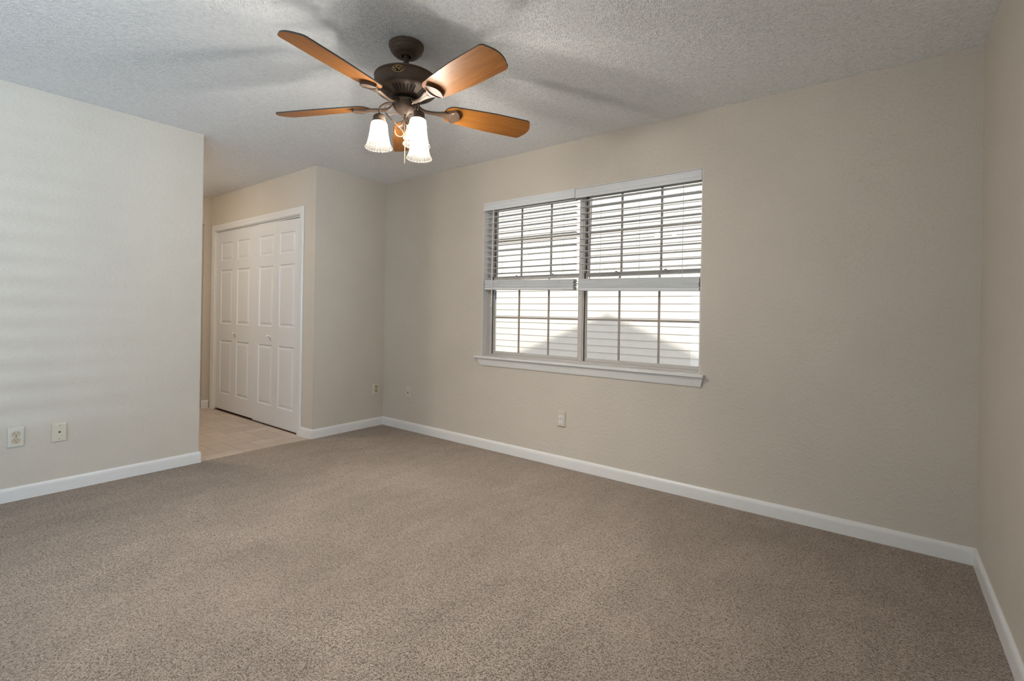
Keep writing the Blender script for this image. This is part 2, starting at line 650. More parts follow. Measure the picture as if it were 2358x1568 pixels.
def baseboard(name, x0, y0, x1, y1, nx, ny, label, m0=0, m1=0, endround=False):
    """runs from (x0,y0) to (x1,y1) on the wall, thickness along (nx,ny); m0/m1: -1 inner mitre, +1 outer mitre"""
    bm = B()
    d = Vector((x1 - x0, y1 - y0, 0)).normalized()
    pr = bb_prof()
    n = Vector((nx, ny, 0))
    stations = [(Vector((x0, y0, 0)), -m0), (Vector((x1, y1, 0)), m1)]
    rings = []
    for p, s in stations:
        rings.append([bm.verts.new(p + n * a + d * (s * a) + Vector((0, 0, b))) for a, b in pr])
    if endround:                                  # soft rounded free end
        rings2 = []
        for kk in range(1, 6):
            q = kk / 5 * PI / 2
            ring = []
            for a, b in pr:
                ring.append(bm.verts.new(Vector((x1, y1, 0)) + n * (a * math.cos(q)) + d * (a * math.sin(q) * 1.0) + Vector((0, 0, b))))
            rings2.append(ring)
        rings += rings2
    k = len(pr)
    for A, Bq in zip(rings, rings[1:]):
        for i in range(k):
            f = (A[i], A[(i + 1) % k], Bq[(i + 1) % k], Bq[i])
            bm.faces.new(f)
    bm.faces.new(rings[0])
    bm.faces.new(rings[-1][::-1])
    bmesh.ops.remove_doubles(bm, verts=bm.verts[:], dist=1e-5)
    return struct(name, bm, M['trim'], label, 'baseboard', smooth=35)


baseboard('baseboard_left', XL, YR, XL, YE, 1, 0, 'white baseboard along the left wall, ending at the hall', 0, 0, True)
baseboard('baseboard_closet', XL, YC, XL, YW, 1, 0, 'white baseboard under the short wall beside the window wall', 1, -1)
baseboard('baseboard_window', XL, YW, XR, YW, 0, -1, 'long white baseboard under the window', -1, -1)
baseboard('baseboard_right', XR, YW, XR, YR, -1, 0, 'white baseboard along the right wall', -1, 0)
baseboard('baseboard_closet_front', -4.2265, YC, XL, YC, 0, -1, 'short piece of baseboard between the closet casing and the corner', 0, 1)
baseboard('baseboard_hall', XH, 2.290, XH, YC, 1, 0, 'short baseboard in the hall corner left of the closet', 0, -1, False)

# ------------------------------------------------------------------ closet casing and bifold doors
CW = 0.066
casing = thing('trim_1', 'white painted casing round the closet doors', 'door casing', (0, 0, 0), kind='structure')


def casing_piece(name, p0, p1, inner, outer, mit0, mit1):
    """profile between inner edge and outer edge offset (2D vectors in x,z)"""
    bm = B()
    prof = [(0.0, 0.0), (0.0, 0.008), (0.10, 0.011), (0.55, 0.014), (0.72, 0.017), (0.95, 0.017), (1.0, 0.012), (1.0, 0.0)]
    r = []
    for p, m in ((p0, mit0), (p1, mit1)):
        ring = []
        for t, dpt in prof:
            x = p[0] + (outer[0]) * t * CW + m[0] * t * CW
            z = p[1] + (outer[1]) * t * CW + m[1] * t * CW
            ring.append(bm.verts.new((x, YC - dpt, z)))
        r.append(ring)
    k = len(prof)
    for i in range(k):
        bm.faces.new((r[0][i], r[0][(i + 1) % k], r[1][(i + 1) % k], r[1][i]))
    bm.faces.new(r[0])
    bm.faces.new(r[1][::-1])
    return obj(name, bm, M['trim'], casing)


casing_piece('side_casing', (DX0, -0.008), (DX0, DZ), None, (-1, 0), (0, 0), (0, 1))
casing_piece('side_casing', (DX1, -0.008), (DX1, DZ), None, (1, 0), (0, 0), (0, 1))
casing_piece('head_casing', (DX0, DZ), (DX1, DZ), None, (0, 1), (-1, 0), (1, 0))
bm = B()
box(bm, DX0 - 0.0, DX0 + 0.006, YC, YC + 0.10, -0.008, DZ)
box(bm, DX1 - 0.006, DX1 + 0.0, YC, YC + 0.10, -0.008, DZ)
box(bm, DX0, DX1, YC, YC + 0.10, DZ - 0.006, DZ)
obj('jamb', bm, M['trim'], casing)
bm = B()
box(bm, DX0 + 0.006, DX1 - 0.006, YC + 0.020, YC + 0.024, DZ - 0.018, DZ - 0.006)
box(bm, DX0 + 0.006, DX1 - 0.006, YC + 0.046, YC + 0.050, DZ - 0.018, DZ - 0.006)
obj('track', bm, M['trim'], casing)
bm = B()
box(bm, DX1 - 0.032, DX1 - 0.008, YC + 0.026, YC + 0.044, 2.006, 2.028)
obj('pivot_bracket', bm, M['gasket'], casing)
bm = B()
box(bm, DX1 - 0.030, DX1 - 0.024, YC + 0.008, YC + 0.018, -0.008, 0.022)
obj('floor_bracket', bm, M['gasket'], casing)


def leaf_mesh(w, z0, z1l, z1r, ps, pw):
    """one hollow-core leaf: width w, top edge from z1l to z1r; panels start at ps, width pw"""
    bm = B()
    rows = [(0.190, 0.792), (0.980, 1.585), (1.692, 1.896)]
    T = 0.032
    xs = [0, ps, ps + pw, w]
    zs = [z0] + [v for r in rows for v in r] + [None]

    def ztop(x):
        return z1l + (z1r - z1l) * x / w
    grid = {}
    for i, x in enumerate(xs):
        for j, z in enumerate(zs):
            grid[i, j] = bm.verts.new((x, 0, ztop(x) if z is None else z))
    for i in range(3):
        for j in range(len(zs) - 1):
            q = [grid[i, j], grid[i + 1, j], grid[i + 1, j + 1], grid[i, j + 1]]
            if i == 1 and j in (1, 3, 5):
                x0, x1, a, b = xs[1], xs[2], zs[j], zs[j + 1]
                prev = q
                for ins, dep in ((0.004, 0.007), (0.012, 0.0085), (0.034, 0.0025), (0.036, 0.0018)):
                    ring = [bm.verts.new(p) for p in ((x0 + ins, dep, a + ins), (x1 - ins, dep, a + ins), (x1 - ins, dep, b - ins), (x0 + ins, dep, b - ins))]
                    for k in range(4):
                        bm.faces.new((prev[k], prev[(k + 1) % 4], ring[(k + 1) % 4], ring[k]))
                    prev = ring
                bm.faces.new(prev)
            else:
                bm.faces.new(q)
    nb = [bm.verts.new(p) for p in ((0, T, z0), (w, T, z0), (w, T, ztop(w)), (0, T, ztop(0)))]
    bm.faces.new(nb[::-1])
    nz = len(zs) - 1
    bm.faces.new([grid[i, 0] for i in range(3, -1, -1)] + [nb[0], nb[1]])
    bm.faces.new([grid[i, nz] for i in range(4)] + [nb[2], nb[3]])
    bm.faces.new([grid[0, j] for j in range(nz + 1)] + [nb[3], nb[0]])
    bm.faces.new([grid[3, j] for j in range(nz, -1, -1)] + [nb[1], nb[2]])
    return bm


def knob_mesh():
    bm = B()
    lathe(bm, [(0.0005, 0.034), (0.008, 0.0335), (0.013, 0.030), (0.0145, 0.025), (0.013, 0.020), (0.008, 0.016), (0.006, 0.012), (0.0065, 0.004), (0.010, 0.001), (0.010, -0.002)], 20)
    bmesh.ops.rotate(bm, verts=bm.verts[:], cent=(0, 0, 0), matrix=Matrix.Rotation(PI / 2, 3, 'X'))
    return bm


LW = 0.4545
d1 = thing('door_1', 'left pair of white six-panel bifold closet doors', 'closet door', (-6.126, YC + 0.018, 0), kind='structure')
d2 = thing('door_2', 'right pair of white six-panel bifold closet doors', 'closet door', (-5.2135, YC + 0.018, 0), kind='structure')
for d, zl, zm, zr, zb in ((d1, 2.0255, 2.0205, 2.0130, 0.0085), (d2, 2.0185, 2.0155, 2.0060, -0.001)):
    a = obj('door_leaf', leaf_mesh(LW, zb, zl, zm, 0.103, 0.288), M['door'], d)
    b = obj('door_leaf', leaf_mesh(LW, zb, zm, zr, 0.056, 0.288), M['door'], d)
    b.location = (LW + 0.0022, 0, 0)
    b.parent = d
k1 = obj('knob', knob_mesh(), M['trim'], d1, smooth=True)
k1.location = (0.4825, 0, 0.8785)
k2 = obj('knob', knob_mesh(), M['trim'], d2, smooth=True)
k2.location = (0.342, 0, 0.8810)

# ------------------------------------------------------------------ window_1 (two single-hung units)
win = thing('window_1', 'wide double window with grey frames, grilles and a white sill', 'window', (0, 0, 0), kind='structure')
FY = YW + 0.10            # inner face of the frames
# white painted returns
bm = B()
box(bm, WX0 - 0.001, WX0 + 0.004, YW + 0.0005, FY + 0.03, WZ0, WZ1)
box(bm, WX1 - 0.004, WX1 + 0.001, YW + 0.0005, FY + 0.03, WZ0, WZ1)
box(bm, WX0, WX1, YW + 0.0005, FY + 0.03, WZ1 - 0.004, WZ1 + 0.001)
obj('jamb', bm, M['trim'], win)
MX = -1.8205
# outer frame + mullion
bm = B()
fz0, fz1 = WZ0 - 0.002, WZ1 - 0.004
box(bm, WX0 + 0.004, WX0 + 0.026, FY, FY + 0.06, fz0, fz1)
box(bm, WX1 - 0.026, WX1 - 0.004, FY, FY + 0.06, fz0, fz1)
box(bm, WX0 + 0.004, WX1 - 0.004, FY, FY + 0.06, fz1 - 0.022, fz1)
box(bm, WX0 + 0.004, WX1 - 0.004, FY - 0.004, FY + 0.06, fz0, fz0 + 0.016)
obj('frame', bm, M['frame'], win, bevel=0.0015)
bm = B()
box(bm, MX - 0.022, MX + 0.022, FY - 0.004, FY + 0.06, fz0 + 0.016, fz1 - 0.022)
box(bm, MX - 0.012, MX + 0.012, FY - 0.009, FY - 0.004, fz0 + 0.016, fz1 - 0.022)
obj('mullion', bm, M['frame'], win, bevel=0.0015)
for (ux0, ux1) in ((WX0 + 0.026, MX - 0.022), (MX + 0.022, WX1 - 0.026)):
    w3 = (ux1 - ux0 + 0.018) / 3
    gx = [ux0 - 0.012 + w3, ux0 - 0.010 + 2 * w3]
    for kind in ('lower', 'upper'):
        if kind == 'lower':
            z0, z1, yy = fz0 + 0.016, 1.462, FY + 0.012
        else:
            z0, z1, yy = 1.434, fz1 - 0.022, FY + 0.036
        s = 0.014
        bm = B()
        box(bm, ux0, ux0 + s, yy, yy + 0.022, z0, z1)
        box(bm, ux1 - s, ux1, yy, yy + 0.022, z0, z1)
        box(bm, ux0 + s, ux1 - s, yy, yy + 0.022, z0, z0 + (0.024 if kind == 'lower' else 0.026))
        box(bm, ux0 + s, ux1 - s, yy, yy + 0.022, z1 - (0.030 if kind == 'lower' else 0.022), z1)
        sash = obj('sash', bm, M['frame'], win, bevel=0.0015)
        bm = B()
        box(bm, ux0 - 0.0, ux0 + 0.004, yy - 0.008, yy - 0.001, z0, z1)
        obj('weatherstrip', bm, M['gasket'], sash)
        bm = B()
        box(bm, ux0 + s - 0.004, ux1 - s + 0.004, yy + 0.009, yy + 0.012, z0 + 0.02, z1 - 0.018)
        obj('glass_pane', bm, M['glass'], sash)
        bm = B()
        for x in gx:
            box(bm, x - 0.0070, x + 0.0070, yy + 0.001, yy + 0.008, z0 + 0.02, z1 - 0.018)
        zc = 1.112 if kind == 'lower' else 1.768
        box(bm, ux0 + s, ux1 - s, yy + 0.0005, yy + 0.0075, zc - 0.0075, zc + 0.0075)
        obj('grille', bm, M['grille'], sash)
        if kind == 'lower':
            bm = B()
            for f in (0.3, 0.72):
                x = ux0 + (ux1 - ux0) * f
                box(bm, x - 0.022, x + 0.022, yy - 0.010, yy, z1 - 0.018, z1 - 0.004)
                box(bm, x - 0.006, x + 0.010, yy - 0.016, yy - 0.010, z1 - 0.012, z1 + 0.006)
            obj('sash_lock', bm, M['frame'], sash, bevel=0.002)
bm = B()
box(bm, WX0 + 0.049, WX0 + 0.062, FY + 0.0105, FY + 0.0118, 1.268, 1.34)
obj('sticker', bm, M['blue'], win)
# stool with nosing, and the apron below
bm = B()
t, zt = 0.019, WZ0
pr = [(YW + 0.100, zt), (YW - 0.030, zt)]
for i in range(1, 6):
    a = PI / 2 + i / 6 * PI
    pr.append((YW - 0.030 + 0.0095 * math.cos(a), zt - t / 2 + t / 2 * math.sin(a)))
pr += [(YW - 0.030, zt - t), (YW - 0.0002, zt - t), (YW + 0.0, zt - t), (YW + 0.100, zt - t)]
pr = [p for i, p in enumerate(pr) if i == 0 or (abs(p[0] - pr[i - 1][0]) + abs(p[1] - pr[i - 1][1])) > 1e-5]
prism(bm, pr, 0, WX0 + 0.0005, WX1 - 0.0005)
prf = [p for p in pr if p[0] <= YW + 0.0005]
prf = [(YW - 0.0003, zt)] + [p for p in prf if p[0] < YW - 0.001] + [(YW - 0.0003, zt - t)]
prism(bm, prf, 0, -2.780, WX0 + 0.0005)
prism(bm, prf, 0, WX1 - 0.0005, -0.884)
obj('window_sill', bm, M['trim'], win, smooth=30)
bm = B()
# apron: leaning moulding with mitred ends (narrower at the bottom)
top, bot = zt - t, 0.705
prof = [(0.0, top), (0.020, top), (0.022, top - 0.006), (0.019, top - 0.014), (0.016, top - 0.024), (0.011, bot + 0.010), (0.008, bot), (0.0, bot)]
rl, rg = [], []
for d, z in prof:
    f = (top - z) / (top - bot)
    rl.append(bm.verts.new((-2.766 + 0.034 * f, YW - d - 0.0003, z)))
    rg.append(bm.verts.new((-0.890 - 0.014 * f, YW - d - 0.0003, z)))
n = len(prof)
for i in range(n):
    bm.faces.new((rl[i], rl[(i + 1) % n], rg[(i + 1) % n], rg[i]))
bm.faces.new(rl)
bm.faces.new(rg[::-1])
obj('apron', bm, M['trim'], win)

# ------------------------------------------------------------------ blinds


def make_blind(label, x0, x1, v0, v1, ztop, nsl, zfirst, pitch, stack_l, stack_r, ladders, wand_x, wand_bot, wand_mat):
    t = thing('window_blind', label, 'blind', ((x0 + x1) / 2, YW + 0.03, ztop), 'white window blinds')
    c = Vector(t.location)

    def L(bm):
        bmesh.ops.translate(bm, verts=bm.verts[:], vec=-c)
        return bm
    # valance: moulded board
    bm = B()
    h0 = ztop - 0.067
    pr = [(YW + 0.006, ztop), (YW - 0.001, ztop), (YW - 0.004, ztop - 0.004), (YW - 0.004, ztop - 0.014), (YW - 0.0015, ztop - 0.017), (YW - 0.001, ztop - 0.026),
          (YW - 0.003, ztop - 0.029), (YW - 0.003, ztop - 0.040), (YW - 0.0015, ztop - 0.043), (YW - 0.004, ztop - 0.048), (YW - 0.005, ztop - 0.060), (YW - 0.003, h0), (YW + 0.006, h0)]
    prism(bm, pr, 0, v0, v1)
    obj('valance', L(bm), M['blind'], t)
    bm = B()
    box(bm, x0 + 0.008, x1 - 0.008, YW + 0.012, YW + 0.062, ztop - 0.050, ztop - 0.006)
    obj('head_rail', L(bm), M['blind'], t)
    # open slats: slightly crowned
    bm = B()
    for i in range(nsl):
        z = zfirst - i * pitch
        a, b = x0 + 0.010, x1 - 0.010
        jit = random.uniform(-0.0012, 0.0012)
        tilt = random.uniform(-0.0015, 0.0015)
        ys = [(YW + 0.012, -0.0012 - tilt), (YW + 0.024, 0.0006), (YW + 0.037, 0.0012), (YW + 0.050, 0.0006), (YW + 0.062, -0.0012 + tilt)]
        th = 0.0028
        pr = [(yy, z + jit + dz) for yy, dz in ys] + [(yy, z + jit + dz - th) for yy, dz in ys[::-1]]
        prism(bm, pr, 0, a, b)
    obj('slats', L(bm), M['blind'], t)
    # gathered slats over the bottom rail; a little crooked
    (lt, lb), (rt, rb) = stack_l, stack_r

    def tilted(bm, f0, f1, y0, y1, xa, xb, dy=0.0):
        zs = {}
        for x in (xa, xb):
            g = (x - x0) / (x1 - x0)
            tz, bz = lt + (rt - lt) * g, lb + (rb - lb) * g
            zs[x] = (bz + (tz - bz) * f0, bz + (tz - bz) * f1)
        v = [bm.verts.new(p) for p in ((xa, y0, zs[xa][0]), (xb, y0, zs[xb][0]), (xb, y1, zs[xb][0] + dy), (xa, y1, zs[xa][0] + dy),
                                       (xa, y0, zs[xa][1]), (xb, y0, zs[xb][1]), (xb, y1, zs[xb][1] + dy), (xa, y1, zs[xa][1] + dy))]
        for f in ((3, 2, 1, 0), (4, 5, 6, 7), (0, 1, 5, 4), (1, 2, 6, 5), (2, 3, 7, 6), (3, 0, 4, 7)):
            bm.faces.new([v[i] for i in f])
    bm = B()
    ns = 11
    for i in range(ns):
        f0 = 0.27 + 0.73 * i / ns
        o = random.uniform(-0.003, 0.003)
        e = random.uniform(-0.004, 0.004)
        tilted(bm, f0, f0 + 0.73 / ns * 0.80, YW + 0.010 + o, YW + 0.060 + o, x0 + 0.010 + e, x1 - 0.010 + e, random.uniform(-0.001, 0.001))
    obj('gathered_slats', L(bm), M['blind'], t)
    bm = B()
    tilted(bm, 0.0, 0.25, YW + 0.008, YW + 0.062, x0 + 0.008, x1 - 0.008)
    obj('bottom_rail', L(bm), M['blind'], t, bevel=0.004)
    # ladder and lift cords
    zb = zfirst - nsl * pitch
    for xl in ladders:
        bm = B()
        g = (xl - x0) / (x1 - x0)
        zt_ = lt + (rt - lt) * g
        for yy in (YW + 0.011, YW + 0.063):
            tube(bm, [(xl, yy, ztop - 0.05), (xl, yy, zt_)], 0.0007, 5)
        tube(bm, [(xl + 0.010, YW + 0.037, ztop - 0.05), (xl + 0.010, YW + 0.037, lb + (rb - lb) * g)], 0.0009, 5)
        # slack loops of ladder string on the gathered slats
        for q in range(4):
            z = zt_ - 0.012 - q * 0.013
            loop = spline([(xl - 0.008, YW + 0.011, z + 0.006), (xl - 0.003, YW + 0.003, z), (xl + 0.006, YW + 0.002, z - 0.007), (xl + 0.010, YW + 0.008, z + 0.002), (xl + 0.002, YW + 0.005, z + 0.008)], 5)
            tube(bm, loop, 0.0008, 5)
        for i in range(nsl):
            z = zfirst - i * pitch - 0.004
            tube(bm, [(xl, YW + 0.011, z), (xl, YW + 0.063, z)], 0.0006, 4)
        obj('ladder_cord', L(bm), M['cord'], t)
    bm = B()
    tube(bm, [(wand_x, YW - 0.002, ztop - 0.062), (wand_x, YW - 0.006, ztop - 0.08), (wand_x - 0.008, YW - 0.006, wand_bot)], 0.0034, 8)
    if wand_bot < 1.3:
        tube(bm, [(wand_x - 0.008, YW - 0.006, wand_bot), (wand_x - 0.014, YW - 0.008, wand_bot - 0.006), (wand_x - 0.020, YW - 0.008, wand_bot + 0.002)], 0.003, 6)
    obj('tilt_wand', L(bm), wand_mat, t, smooth=True)
    return t


random.seed(11)
make_blind('left white slatted blind, half raised, over the window half beside the closet', WX0 + 0.005, -1.832, WX0 + 0.004, -1.8335, 2.0815, 12, 2.0100, 0.0478,
           (1.428, 1.347), (1.414, 1.331), (-2.560, -2.283, -1.965), -2.612, 1.212, M['cord'])
make_blind('right white slatted blind, half raised, with a dark tilt wand', -1.813, WX1 - 0.005, -1.8290, WX1 - 0.005, 2.0765, 12, 1.9940, 0.0471,
           (1.413, 1.325), (1.400, 1.309), (-1.648, -1.351, -1.054), -1.6905, 1.405, M['wand'])


# ------------------------------------------------------------------ outlets and wall plates
def plate_bm(w=0.070, h=0.114, d=0.0095):
    """cover plate in x-z, front towards -y, with a sloped rim"""
    bm = B()
    rim = 0.006
    r = [[bm.verts.new((sx * (w / 2 - i), -dd, sz * (h / 2 - i))) for sx, sz in ((-1, -1), (1, -1), (1, 1), (-1, 1))]
         for i, dd in ((0.0, 0.0), (0.0, 0.0050), (0.0022, 0.0080), (rim, d))]
    for A, Bq in zip(r, r[1:]):
        for k in range(4):
            bm.faces.new((A[k], A[(k + 1) % 4], Bq[(k + 1) % 4], Bq[k]))
    bm.faces.new(r[0])
    bm.faces.new(r[-1][::-1])
    return bm


def disc_bm(pts, d0, d1):
    bm = B()
    prism(bm, pts, 1, -d0 - 0.003, -d1 - 0.003)
    return bm


def duplex_pts(cz, R=0.0172, flat=0.0142, n=28):
    out = []
    for i in range(n):
        a = 2 * PI * i / n
        x, z = R * math.cos(a), R * math.sin(a)
        out.append((x, cz + max(-flat, min(flat, z))))
    return out


def screw(parent, z, mat):
    bm = disc_bm([(0.0033 * math.cos(2 * PI * i / 12), z + 0.0033 * math.sin(2 * PI * i / 12)) for i in range(12)], 0.0060, 0.0074)
    s = obj('screw', bm, mat, parent)
    bm = B()
    box(bm, -0.0026, 0.0026, -0.0106, -0.0103, z - 0.0005, z + 0.0005)
    obj('slot', bm, M['slot'], s)


def outlet(label, loc, rot, mplate, mrec):
    t = thing('wall_outlet', label, 'outlet', loc, 'duplex wall outlets')
    t.rotation_euler = (0, 0, rot)
    obj('cover_plate', plate_bm(), mplate, t)
    for cz in (0.0195, -0.0195):
        # dark seam round the receptacle, then the face itself
        rim = obj('receptacle_seam', disc_bm(duplex_pts(cz, 0.0181, 0.0150), 0.006, 0.0067), M['slot'], t)
        rc = obj('receptacle', disc_bm(duplex_pts(cz), 0.006, 0.0086), mrec, t)
        bm = B()
        box(bm, -0.0075, -0.0053, -0.0119, -0.0110, cz + 0.0005, cz + 0.0090)
        box(bm, 0.0053, 0.0075, -0.0119, -0.0110, cz + 0.0015, cz + 0.0080)
        prism(bm, [(0.0027 * math.cos(2 * PI * i / 10), cz - 0.0075 + 0.0027 * math.sin(2 * PI * i / 10)) for i in range(10)], 1, -0.0119, -0.0110)
        obj('slots', bm, M['slot'], rc)
    screw(t, 0.0, M['screw'])
    return t


outlet('off-white duplex outlet with beige sockets, low on the left wall', (XL + 0.0002, 0.507, 0.371), PI / 2, M['plate_white'], M['recept_beige'])
outlet('painted duplex outlet with tan sockets on the short wall beside the window wall corner', (XL + 0.0002, 3.055, 0.3715), PI / 2, M['plate_painted'], M['recept_tan'])
outlet('duplex outlet with white sockets on a beige plate below the window', (-1.918, YW - 0.0002, 0.360), 0, M['plate_painted'], M['recept_white'])


def jack(name, label, cat, loc, rot, mat, hole):
    t = thing(name, label, cat, loc)
    t.rotation_euler = (0, 0, rot)
    obj('cover_plate', plate_bm(), mat, t)
    if hole == 'phone':
        bm = disc_bm([(0.0125 * math.cos(2 * PI * i / 24), 0.002 + 0.0100 * math.sin(2 * PI * i / 24)) for i in range(24)], 0.006, 0.0070)
        b = obj('jack_boss', bm, mat, t)
        bm = B()
        prism(bm, [(-0.0055, 0.0065), (0.0055, 0.0065), (0.0055, 0.0015), (0.0028, -0.0025), (-0.0028, -0.0025), (-0.0055, 0.0015)], 1, -0.0098, -0.0103)
        obj('socket', bm, M['slot'], b)
        screw(t, 0.0415, M['screw'])
        screw(t, -0.0415, M['screw'])
    else:
        bm = B()
        lathe(bm, [(0.0001, 0.017), (0.0042, 0.017), (0.0046, 0.014), (0.0046, 0.004)], 14)
        bmesh.ops.rotate(bm, verts=bm.verts[:], cent=(0, 0, 0), matrix=Matrix.Rotation(PI / 2, 3, 'X'))
        obj('cable_connector', bm, M['slot'], t)
        screw(t, 0.0415, mat)
        screw(t, -0.0415, mat)
    return t


jack('phone_jack', 'ivory phone jack plate with a black socket on the left wall', 'phone jack', (XL + 0.0002, 0.6965, 0.367), PI / 2, M['plate_ivory'], 'phone')
jack('cable_jack', 'pale cable plate with one dark connector near the window wall corner', 'cable jack', (-3.6475, YW - 0.0002, 0.3655), 0, M['plate_painted'], 'coax')

# ------------------------------------------------------------------ ceiling fan
FX, FYY = -1.857, 1.551
fan = thing('ceiling_fan', 'bronze ceiling fan with five orange wood blades and three lit glass lamps', 'ceiling fan', (FX, FYY, H))
Z = lambda z: z - H          # world height to fan-local


def part(name, bm, mat, parent=None, **kw):
    return obj(name, bm, mat, parent or fan, **kw)


bm = B()
lathe(bm, [(0.0001, Z(2.4398)), (0.0800, Z(2.4398)), (0.0835, Z(2.438)), (0.0835, Z(2.427)), (0.081, Z(2.422)), (0.078, Z(2.420)), (0.0775, Z(2.412)), (0.074, Z(2.405)), (0.071, Z(2.4035)),
           (0.068, Z(2.398)), (0.060, Z(2.3905)), (0.050, Z(2.3870)), (0.042, Z(2.3855)), (0.041, Z(2.3835)), (0.037, Z(2.3830)), (0.0225, Z(2.3830)), (0.0225, Z(2.396)), (0.0001, Z(2.396))], 56)
part('canopy', bm, [M['bronze']], smooth=35)
bm = B()
lathe(bm, [(0.0132, Z(2.41)), (0.0132, Z(2.308)), (0.0155, Z(2.304)), (0.019, Z(2.298)), (0.030, Z(2.295)), (0.030, Z(2.287))], 28)
part('downrod', bm, M['bronze'], smooth=40)
# motor housing: dome, lip, band, flared underside
bm = B()
lathe(bm, [(0.0001, Z(2.294)), (0.06, Z(2.294)), (0.11, Z(2.291)), (0.138, Z(2.285)), (0.148, Z(2.279)), (0.1500, Z(2.2755)), (0.1490, Z(2.272)), (0.1462, Z(2.270)), (0.1470, Z(2.267)), (0.1488, Z(2.260)), (0.1500, Z(2.243)),
           (0.1490, Z(2.226)), (0.1455, Z(2.214)), (0.136, Z(2.206)), (0.125, Z(2.2025)), (0.100, Z(2.1925)), (0.075, Z(2.183)), (0.052, Z(2.179)), (0.047, Z(2.180)), (0.046, Z(2.205)), (0.0001, Z(2.205))], 72)
motor = part('motor_housing', bm, M['bronze'], smooth=35)
# vent slots on the underside, in five groups
def under_z(r):
    return Z(2.183) + (r - 0.075) / 0.050 * 0.0195


for g in range(5):
    bm = B()
    for s in range(-3, 4):
        a = math.radians(-80.3 + 36 + 72 * g + s * 8.6)
        ca, sa = math.cos(a), math.sin(a)
        r_in, r_out = 0.081, 0.1165
        for w, ra, rb in ((0.0030, r_in, r_out),):
            pts = []
            for i in range(5):
                q = PI / 2 + i / 4 * PI
                pts.append((ra + 0.0026 * math.cos(q), 0.0026 * math.sin(q)))
            for i in range(5):
                q = -PI / 2 + i / 4 * PI
                pts.append((rb + 0.0042 * math.cos(q), 0.0042 * math.sin(q)))
            lo = [bm.verts.new((r * ca - tt * sa, r * sa + tt * ca, under_z(r) - 0.0010)) for r, tt in pts]
            hi = [bm.verts.new((r * ca - tt * sa, r * sa + tt * ca, under_z(r) + 0.003)) for r, tt in pts]
            m = len(pts)
            for i in range(m):
                bm.faces.new((lo[i], lo[(i + 1) % m], hi[(i + 1) % m], hi[i]))
            bm.faces.new(lo)
            bm.faces.new(hi[::-1])
    obj('vent_slots', bm, M['black'], motor)
# oval badge on the band, facing the room
ab = math.atan2(-0.85, 0.45)
ab = math.radians(-53.5)


def on_band(u, v, r):
    """u along the band, v up"""
    a = ab + u / 0.15
    return (r * math.cos(a), r * math.sin(a), Z(2.2525) + v)


def band_patch(pts, r0, r1):
    bm = B()
    lo = [bm.verts.new(on_band(u, v, r0)) for u, v in pts]
    hi = [bm.verts.new(on_band(u, v, r1)) for u, v in pts]
    m = len(pts)
    for i in range(m):
        bm.faces.new((lo[i], lo[(i + 1) % m], hi[(i + 1) % m], hi[i]))
    bm.faces.new(lo[::-1])
    bm.faces.new(hi)
    return bm


ell = lambda a_, b_, n=36, cu=0, cv=0: [(cu + a_ * math.cos(2 * PI * i / n), cv + b_ * math.sin(2 * PI * i / n)) for i in range(n)]
badge = obj('badge', band_patch(ell(0.0270, 0.0150), 0.147, 0.1512), M['black'], motor)
bm = B()
tube(bm, [on_band(u, v, 0.1512) for u, v in ell(0.0270, 0.0150)] + [on_band(0.0270, 0, 0.1512)], 0.0011, 6)
obj('badge_rim', bm, M['gold'], badge)
bm = B()
for st in ([(-0.020, -0.003), (-0.021, 0.003), (-0.017, 0.004), (-0.017, -0.002), (-0.014, -0.006), (-0.010, -0.008), (-0.010, -0.002)],
           [(-0.013, 0.002), (-0.010, 0.008), (-0.005, 0.011), (0.001, 0.010), (0.006, 0.010), (0.012, 0.011)],
           [(-0.010, 0.003), (-0.006, 0.007), (-0.004, 0.001), (-0.001, 0.005), (0.001, 0.000)],
           [(0.003, -0.006), (0.002, 0.000), (0.006, 0.004), (0.011, 0.003), (0.010, -0.003), (0.005, -0.006), (0.004, -0.001), (0.008, 0.000)],
           [(0.014, 0.004), (0.019, 0.000), (0.016, -0.004), (0.020, -0.006)],
           [(0.010, 0.008), (0.015, 0.009), (0.017, 0.006)], [(0.010, -0.010), (0.015, -0.009)]):
    tube(bm, [on_band(p[0], p[1], 0.1514) for p in spline([(a, b, 0) for a, b in st], 5)], 0.0010, 5)
obj('badge_script', bm, M['gold'], badge)
# flywheel hub below the motor
bm = B()
lathe(bm, [(0.0001, Z(2.206)), (0.030, Z(2.206)), (0.030, Z(2.162)), (0.0001, Z(2.162))], 40)
part('hub', bm, M['bronze'], smooth=35)
# switch housing
bm = B()
lathe(bm, [(0.0001, Z(2.1665)), (0.066, Z(2.1665)), (0.0675, Z(2.1645)), (0.0675, Z(2.1600)), (0.0625, Z(2.1585)), (0.0585, Z(2.157)), (0.0575, Z(2.149)), (0.0575, Z(2.140)), (0.055, Z(2.131)), (0.048, Z(2.121)),
           (0.036, Z(2.114)), (0.020, Z(2.108)), (0.009, Z(2.103)), (0.0001, Z(2.102))], 48)
sw = part('switch_housing', bm, M['bronze'], smooth=35)
bm = B()
lathe(bm, [(0.0688, Z(2.1660)), (0.0692, Z(2.1648)), (0.0692, Z(2.1608)), (0.0686, Z(2.1598))], 48)
obj('seam_ring', bm, M['black'], sw)
bm = B()
sphere(bm, (0.0575 * math.cos(math.radians(-22)), 0.0575 * math.sin(math.radians(-22)), Z(2.156)), 0.0042, 10)
obj('chain_grommet', bm, M['black'], sw)
